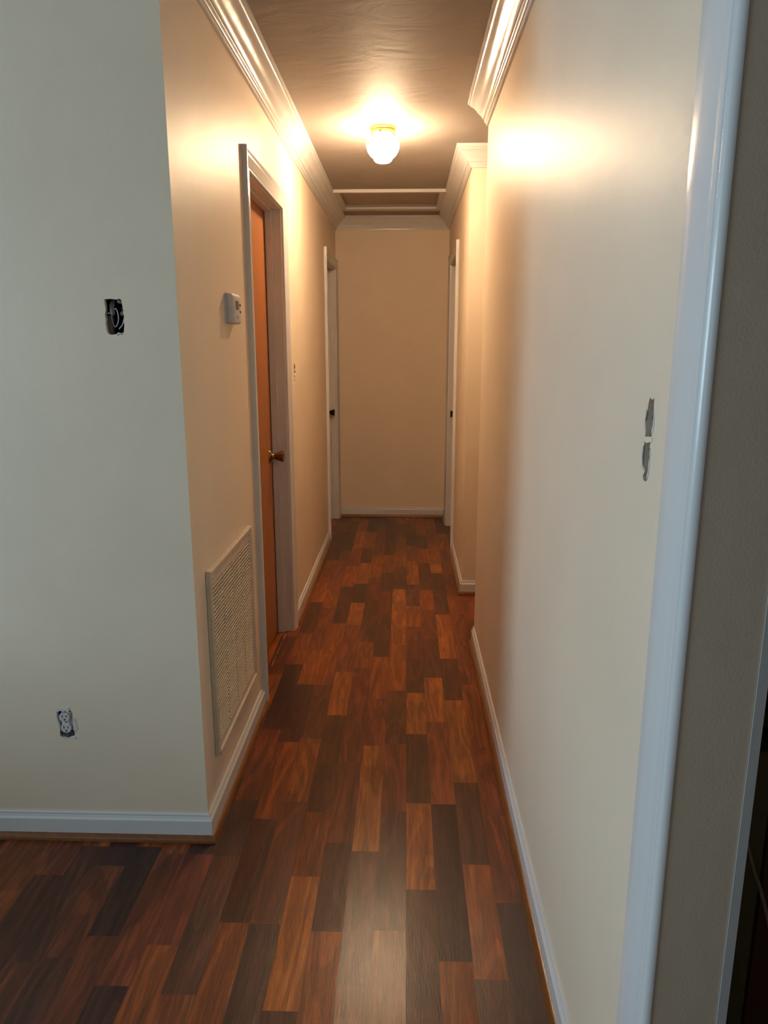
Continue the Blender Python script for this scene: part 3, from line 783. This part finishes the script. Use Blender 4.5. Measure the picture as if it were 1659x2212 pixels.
# narrow slots left for switches
t = thing('open_switch_slot', (L, SLOT_L[0], SLOT_L[1]), 'thin ragged switch slot in the wall just past the wooden door', 'wall box')
lm = lambda a, b, d: (L - d, a, b)
tray('back_box', lm, SLOT_L, 0.060, 0.104, 0.045, M_BLACK, t)
g = G(); g.box(L - 0.012, L - 0.002, SLOT_L[0] - 0.022, SLOT_L[0] + 0.024, SLOT_L[1] - 0.0265, SLOT_L[1] - 0.017); g.build('plaster_chip', M_GYP, t, bevel=0.001)
t = thing('open_switch_slot', (W, SLOT_R[0], SLOT_R[1]), 'tall ragged switch slot in the right wall beside the white casing', 'wall box')
rm = lambda a, b, d: (W + d, a, b)
tray('back_box', rm, SLOT_R, 0.050, 0.130, 0.040, M_BLACK, t)
g = G(); rd = random.Random(8)
for (z0, z1) in ((0.000, 0.044), (-0.046, -0.010)):
    n = 7; vs = []; fs = []
    for i in range(n):
        z = SLOT_R[1] + z0 + (z1 - z0) * i / (n - 1)
        for yy in (-0.019, -0.009, 0.001, 0.010, 0.019):
            vs.append((W + 0.010 + rd.uniform(-.003, .004), SLOT_R[0] + yy, z))
    for i in range(n - 1):
        for j in range(4):
            k = i * 5 + j; fs.append((k, k + 1, k + 6, k + 5))
    m = len(vs); vs += [(W + 0.02, v[1], v[2]) for v in vs]
    fs += [tuple(q + m for q in f)[::-1] for f in fs[:]]
    g.add(vs, fs)
g.build('plaster_filler', M_MUD, t, smooth=True)
g = G(); yy, zz = SLOT_R
g.prism([(yy - .017, zz - .002), (yy + .006, zz - .007), (yy + .020, zz - .003), (yy + .027, zz + .001), (yy + .020, zz + .003), (yy + .010, zz + .002), (yy - .004, zz + .004), (yy - .016, zz + .004)], lambda a, b: (W - 0.0015, a, b), lambda a, b: (W + 0.006, a, b))
g.prism([(yy - .013, zz - .005), (yy - .004, zz - .006), (yy - .006, zz - .026), (yy - .012, zz - .027)], lambda a, b: (W + 0.001, a, b), lambda a, b: (W + 0.008, a, b))
g.build('torn_paper', M_WALL, t, bevel=0.0008)
for lp in ([(-.013, .040), (-.0165, .034), (-.019, .018), (-.014, .006), (-.011, .012), (-.0148, .022), (-.0142, .036)], [(-.011, -.012), (-.014, -.020), (-.014, -.036), (-.012, -.05), (-.007, -.058), (-.006, -.050), (-.010, -.044), (-.009, -.034), (-.0125, -.024)],
           [(.0155, .012), (.019, .024), (.015, .038), (.019, .040), (.0235, .024), (.020, .010)], [(.018, -.012), (.019, -.028), (.016, -.040), (.010, -.047), (.018, -.046), (.023, -.03), (.022, -.012)]):
    g = G(); g.prism([(yy + a, zz + b) for a, b in lp], lambda a, b: (W - 0.0008, a, b), lambda a, b: (W + 0.002, a, b))
    g.build('gypsum_edge', M_GYP, t)

# ------------------------------------------------------------------ things in the dark room
def onp(px, py, Y):
    x = (px - 829.5) / F_PX; u = (1106 - py) / F_PX
    y = math.cos(PITCH) + math.sin(PITCH) * u; z = -math.sin(PITCH) + math.cos(PITCH) * u
    X = math.cos(YAW) * x - math.sin(YAW) * y; Yy = math.sin(YAW) * x + math.cos(YAW) * y
    return X / Yy * Y, CAM_H + z / Yy * Y
t = thing('cabinet', (0.9, 1.45, 0), 'dark brown low cabinet in the unlit room past the right wall', 'cabinet')
CY, CT = 1.22, 0.70
ex = onp(1620, 2100, CY)[0]
G().box(0.47, ex - 0.004, CY, 1.80, 0.0, CT).build('side_panel', M_OLIVE, t, bevel=0.003)
G().box(ex + 0.004, 1.35, CY + 0.004, 1.80, 0.0, CT - 0.02).build('carcass', M_CAB, t, bevel=0.003)
G().box(ex, 1.37, CY - 0.004, 1.81, CT - 0.02, CT).build('top', M_OLIVE, t, bevel=0.003)
bx_, bz_ = onp(1672, 1560, CY)
t = thing('tool_bag', (bx_, CY + 0.08, CT), 'black cloth bag with yellow and red marks, on the dark cabinet', 'bag')
g = G(); rings = []
for i in range(13):
    v = i / 12; zz2 = CT + 0.001 + 0.24 * v; w = 0.16 * (math.sin(math.pi * (0.12 + 0.80 * v)) ** 0.5); dd = 0.085 * (math.sin(math.pi * (0.15 + 0.80 * v)) ** 0.6)
    rings.append([(bx_ + 0.07 + w * math.copysign(abs(math.cos(a)) ** 0.7, math.cos(a)) + 0.004 * math.sin(5 * a + i), CY + 0.11 + dd * math.copysign(abs(math.sin(a)) ** 0.7, math.sin(a)), zz2) for a in [2 * math.pi * k / 32 for k in range(32)]])
loft(g, rings); g.build('bag_body', M_BAG, t, smooth=True)
for (px, py, m, nm) in ((1658, 1563, M_YEL, 'yellow_patch'), (1658, 1500, M_RED, 'red_patch')):
    a, b = onp(px, py, CY + 0.018); G().box(a, a + 0.05, CY + 0.0, CY + 0.04, b - 0.012, b + 0.012).build(nm, m, t, bevel=0.003)
t = thing('power_cord', (0.7, CY - 0.03, 0.1), 'pale looped power cord lying against the dark cabinet', 'cord')
pts = [(1600, 1780), (1612, 1815), (1622, 1855), (1631, 1888), (1640, 1912), (1650, 1950), (1660, 1995), (1672, 2060), (1680, 2140)]
P3 = []
for i, (px, py) in enumerate(pts):
    a, b = onp(px, py, CY - 0.012 - 0.008 * math.sin(i)); P3.append((a, CY - 0.012 - 0.008 * math.sin(i), b))
G().tube(spline(P3), 0.0035, 10).build('cord_run', M_CORD, t, smooth=True)

# broken pale streak where the floor meets the door threshold
g = G()
a0, a1 = ground(587, 1438), ground(617, 1370)
for u0, u1, w in ((0.0, 0.17, .0012), (0.20, 0.27, .0006), (0.33, 0.60, .0006), (0.64, 0.72, .0007), (0.83, 1.0, .0014)):
    x0, y0 = a0[0] + (a1[0] - a0[0]) * u0, a0[1] + (a1[1] - a0[1]) * u0; x1, y1 = a0[0] + (a1[0] - a0[0]) * u1, a0[1] + (a1[1] - a0[1]) * u1
    g.add([(x0 - w, y0, 0.0), (x0 + w, y0, 0.0), (x1 + w, y1, 0.0), (x1 - w, y1, 0.0), (x0, y0, 0.0008), (x1, y1, 0.0008)], [(0, 1, 4), (1, 2, 5, 4), (2, 3, 5), (3, 0, 4, 5), (0, 3, 2, 1)])
g.build('paint_streak', M_CORD, FLOOR)
